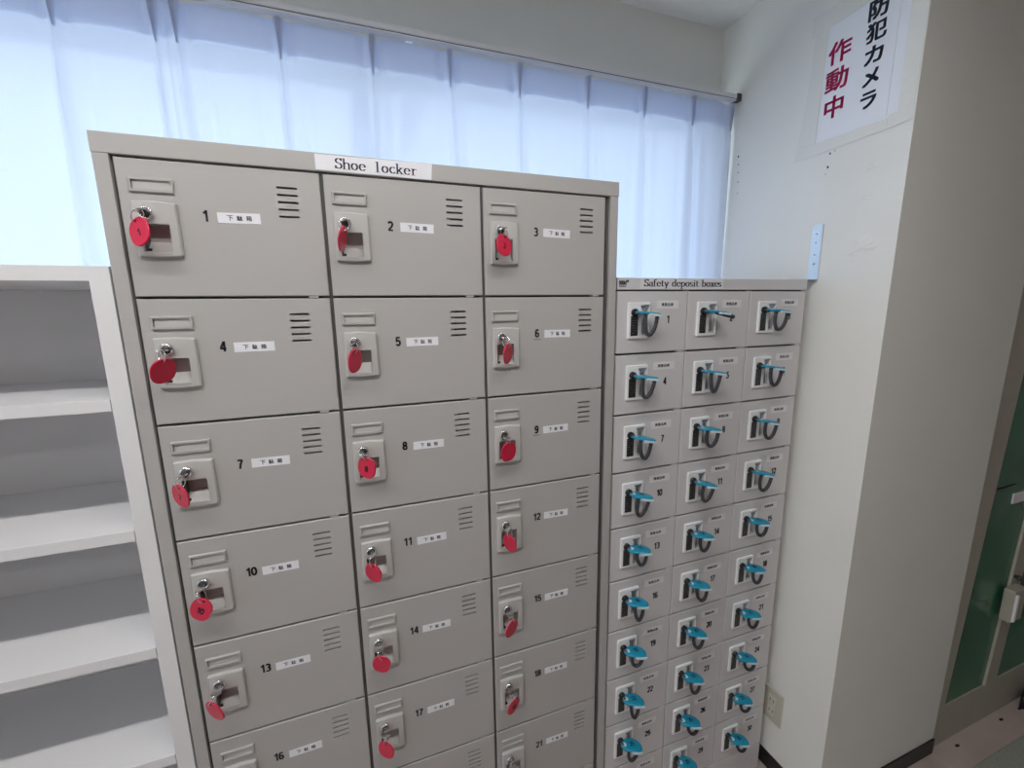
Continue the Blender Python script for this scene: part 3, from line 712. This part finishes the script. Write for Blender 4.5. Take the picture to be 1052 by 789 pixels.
# metal bracket tying the cabinet to the wall
br = empty('steel_bracket', (XR(ZT), .0245, ZT), 'perforated steel angle bracket on the wall at the end of the deposit cabinet top', 'bracket')
b = MB(); h2 = .148
holes = [[(-.0 + .0026*math.cos(2*math.pi*i/10), z+.0026*math.sin(2*math.pi*i/10)) for i in range(10)] for z in (.125, .101, .068, .045)]
Tm = Matrix.Rotation(R(-90), 4, 'Z')
b.plate(rrect(-.0145, .0145, .0005, h2, .001, 1), holes, -.0022, -.0002, 'zinc', .0003, T=Tm); b.build('wall_leaf', br)
MB().box(-.105, -.0020, -.0145, .0145, .0004, .0024, 'zinc', .0003).build('cabinet_leaf', br)
for z in (.125, .045):
    b = MB(); b.lathe([(.0042, -.0022), (.0036, -.0036), (.001, -.0040)], (0, 0, z), 'chrome', 12)
    b.v = [tuple(Tm @ Vector(p)) for p in b.v]; b.build('screw', br)

# wall outlet
zc = H-1.551; ol = empty('wall_outlet', (XR(zc), -.001, zc), 'ivory double wall socket low on the wall beside the deposit cabinet', 'outlet')
T2 = Matrix.Rotation(R(-90), 4, 'Z')
b = MB(); b.plate(rrect(-.034, .034, -.0585, .0585, .003, 3), [], -.0055, 0, 'outlet', .002, T=T2); b.build('cover_plate', ol)
for z in (.019, -.019):
    b = MB(); b.plate(rrect(-.0125, .0125, z-.0165, z+.0165, .002, 2), [], -.0072, -.0050, 'outlet2', .0006, T=T2)
    for x in (-.006, .006):
        b.plate(rect(x-.0011, x+.0011, z-.005, z+.005), [], -.0074, -.0070, 'ink', .0001, T=T2)
    b.build('socket', ol)

# ------------------------------------------------------------------ green door at the right
def xg(z): return 2.190+.08*(z-H+1.10)
YG = -.1575
def slab(x0f, x1f, z0, z1, y0, y1, m, mb=None):
    mb = mb or MB(); vs = []
    for z in (z0, z1):
        vs += [(x0f(z), y0, z), (x1f(z), y0, z), (x1f(z), y1, z), (x0f(z), y1, z)]
    mb.add(vs, [[0, 1, 5, 4], [1, 2, 6, 5], [2, 3, 7, 6], [3, 0, 4, 7], [4, 5, 6, 7], [0, 3, 2, 1]], m); return mb
DT = 2.05
struct(MB().box(XF(DT)-.01, 4.3, YG-.002, .0, DT, CZ, 'wall'), 'wall_over_door')
struct(MB().box(3.6, 4.3, YG-.002, .0, 0, DT-.001, 'wall'), 'wall_door_side')
dr = empty('door_1', (0, 0, 0), kind='structure')
b = slab(lambda z: XF(z)+.002, lambda z: xg(z), .02, DT-.002, YG-.0015, YG+.03, 'beige'); b.build('door_frame', dr)
b = slab(lambda z: xg(z)+.001, lambda z: 3.59, H-1.632, DT-.004, YG+.004, YG+.02, 'green')
b.build('door_leaf', dr)
MB().box(XF(0)+.004, 3.59, YG, YG+.03, .0, H-1.633, 'beige', .001).build('sill', dr)
slab(lambda z: xg(z)+.236, lambda z: xg(z)+.306, H-1.631, DT-.004, YG-.004, YG+.0035, 'beige').build('stile', dr)
slab(lambda z: xg(z)+.002, lambda z: xg(z)+.13, H-.856, H-.852, YG+.0005, YG+.0035, 'black').build('seam', dr)
MB().box(2.331, 2.45, YG-.0005, YG+.0035, H-.921, H-.886, 'tapelabel').build('door_label', dr)
b = MB(); b.box(2.372, 2.446, YG-.034, YG-.0045, H-1.352, H-1.232, 'lockbeige', .006); b.box(2.376, 2.390, YG-.040, YG-.030, H-1.345, H-1.245, 'whitepl', .003); b.build('lock_case', dr)
b = MB(); b.lathe([(.006, 0), (.006, -.006), (.010, -.009), (.009, -.016), (.003, -.018)], (2.432, YG-.004, H-1.205), 'darkmetal', 14); b.build('knob', dr)
b = MB(); b.lathe([(.018, 0), (.020, -.010), (.012, -.020)], (2.482, YG+.004, H-1.352), 'blue', 14); b.build('blue_knob', dr)
# floor in front of the sill: drain slots, mat, shoe
sc = MB().box(XF(0)+.004, 3.6, -.243, YG-.0005, .0, .0015, 'floor').build('trim_1'); sc['kind'] = 'structure'
for x in (2.21, 2.483, 2.608, 2.74, 2.88):
    k = 10; b = MB(); b.lathe([(.001, 0)], (0, 0, 0), 'ink', 3) if False else None
    b.add([(x+.011*math.cos(2*math.pi*i/k), -.184+.0045*math.sin(2*math.pi*i/k), .0019) for i in range(k)], [list(range(k))], 'ink'); b.build('drain_slot', sc)
b = MB(); b.box(1.95, 3.5, -1.5, -.246, .0005, .006, 'matgreen', .001)
tag(b.build('floor_mat'), 'grey green mat on the floor at the bottom right corner', 'mat')
shoe = empty('black_shoe', (2.735, -.185, .002), 'dark shoe on the floor against the door sill at the right edge', 'shoe')
b = MB(); n = 24; vs = []; fs = []
lv = [(0, 1.0), (.012, 1.0), (.03, .93), (.048, .72), (.058, .35)]
for z, k in lv:
    for i in range(n):
        t = 2*math.pi*i/n; x = .125*math.cos(t); y = .024*math.sin(t)*(1+.15*math.cos(t))
        vs.append((x*(.9+.1*k)*(1 if k > .5 else .5)-(0 if z < .04 else .01), y*k, z+(.004 if x > 0 else 0)*(z > 0)))
for i in range(len(lv)-1):
    for j in range(n): fs.append([i*n+j, i*n+(j+1) % n, (i+1)*n+(j+1) % n, (i+1)*n+j])
fs.append([(len(lv)-1)*n+j for j in range(n)]); fs.append(list(range(n)))
b.add(vs, fs, 'black', True); b.build('upper', shoe)

# ------------------------------------------------------------------ ceiling lamps
def lamp(x, y, L, m, label):
    e = empty('ceiling_lamp', (x, y, CZ), label, 'lamp', 'fluorescent ceiling lamps')
    MB().box(-L/2-.02, L/2+.02, -.035, .035, -.028, 0, 'enamel', .002).build('housing', e)
    for s in (-1, 1): MB().box(-L/2-.02, L/2+.02, s*.0315-.0035, s*.0315+.0035, -.043, -.0281, 'enamel').build('side_lip', e)
    MB().box(-L/2, L/2, -.0275, .0275, -.036, -.0285, m, .002).build('diffuser', e)
lamp(.15, -.70, 1.7, 'tube', 'single slim lamp on the ceiling just in front of the cabinets')
lamp(-1.6, -2.3, 1.2, 'filltube', 'added fill lamp, out of view on the ceiling at the far left')  # unseen lamp added as fill for the dim lower parts

# ------------------------------------------------------------------ sky
w = bpy.data.worlds.new('sky'); bpy.context.scene.world = w; w.use_nodes = True
w.node_tree.nodes['Background'].inputs['Color'].default_value = (.80, .89, 1.0, 1)
w.node_tree.nodes['Background'].inputs['Strength'].default_value = 1.9

# ------------------------------------------------------------------ camera
yaw, pitch, roll, fpx = .3396, .1729, -.0158, 433.12
F = Vector((math.sin(yaw)*math.cos(pitch), math.cos(yaw)*math.cos(pitch), -math.sin(pitch)))
r0 = Vector((math.cos(yaw), -math.sin(yaw), 0)); u0 = r0.cross(F)
Rt = r0*math.cos(roll)+u0*math.sin(roll); Up = -r0*math.sin(roll)+u0*math.cos(roll)
cam = bpy.data.cameras.new('camera'); co = bpy.data.objects.new('camera', cam); C.objects.link(co)
co.matrix_world = Matrix(((Rt.x, Up.x, -F.x, .354), (Rt.y, Up.y, -F.y, -.8312), (Rt.z, Up.z, -F.z, H-.2675), (0, 0, 0, 1)))
cam.sensor_fit = 'HORIZONTAL'; cam.sensor_width = 36; cam.lens = 36*fpx/1052; cam.clip_start = .01
sc_ = bpy.context.scene; sc_.camera = co
vs_ = sc_.view_settings; vs_.view_transform = 'Standard'; vs_.look = 'None'; vs_.gamma = 1; vs_.use_curve_mapping = False
vs_.exposure = .5
sc_.cycles.max_bounces = 10; sc_.cycles.transparent_max_bounces = 16; sc_.cycles.sample_clamp_indirect = 6
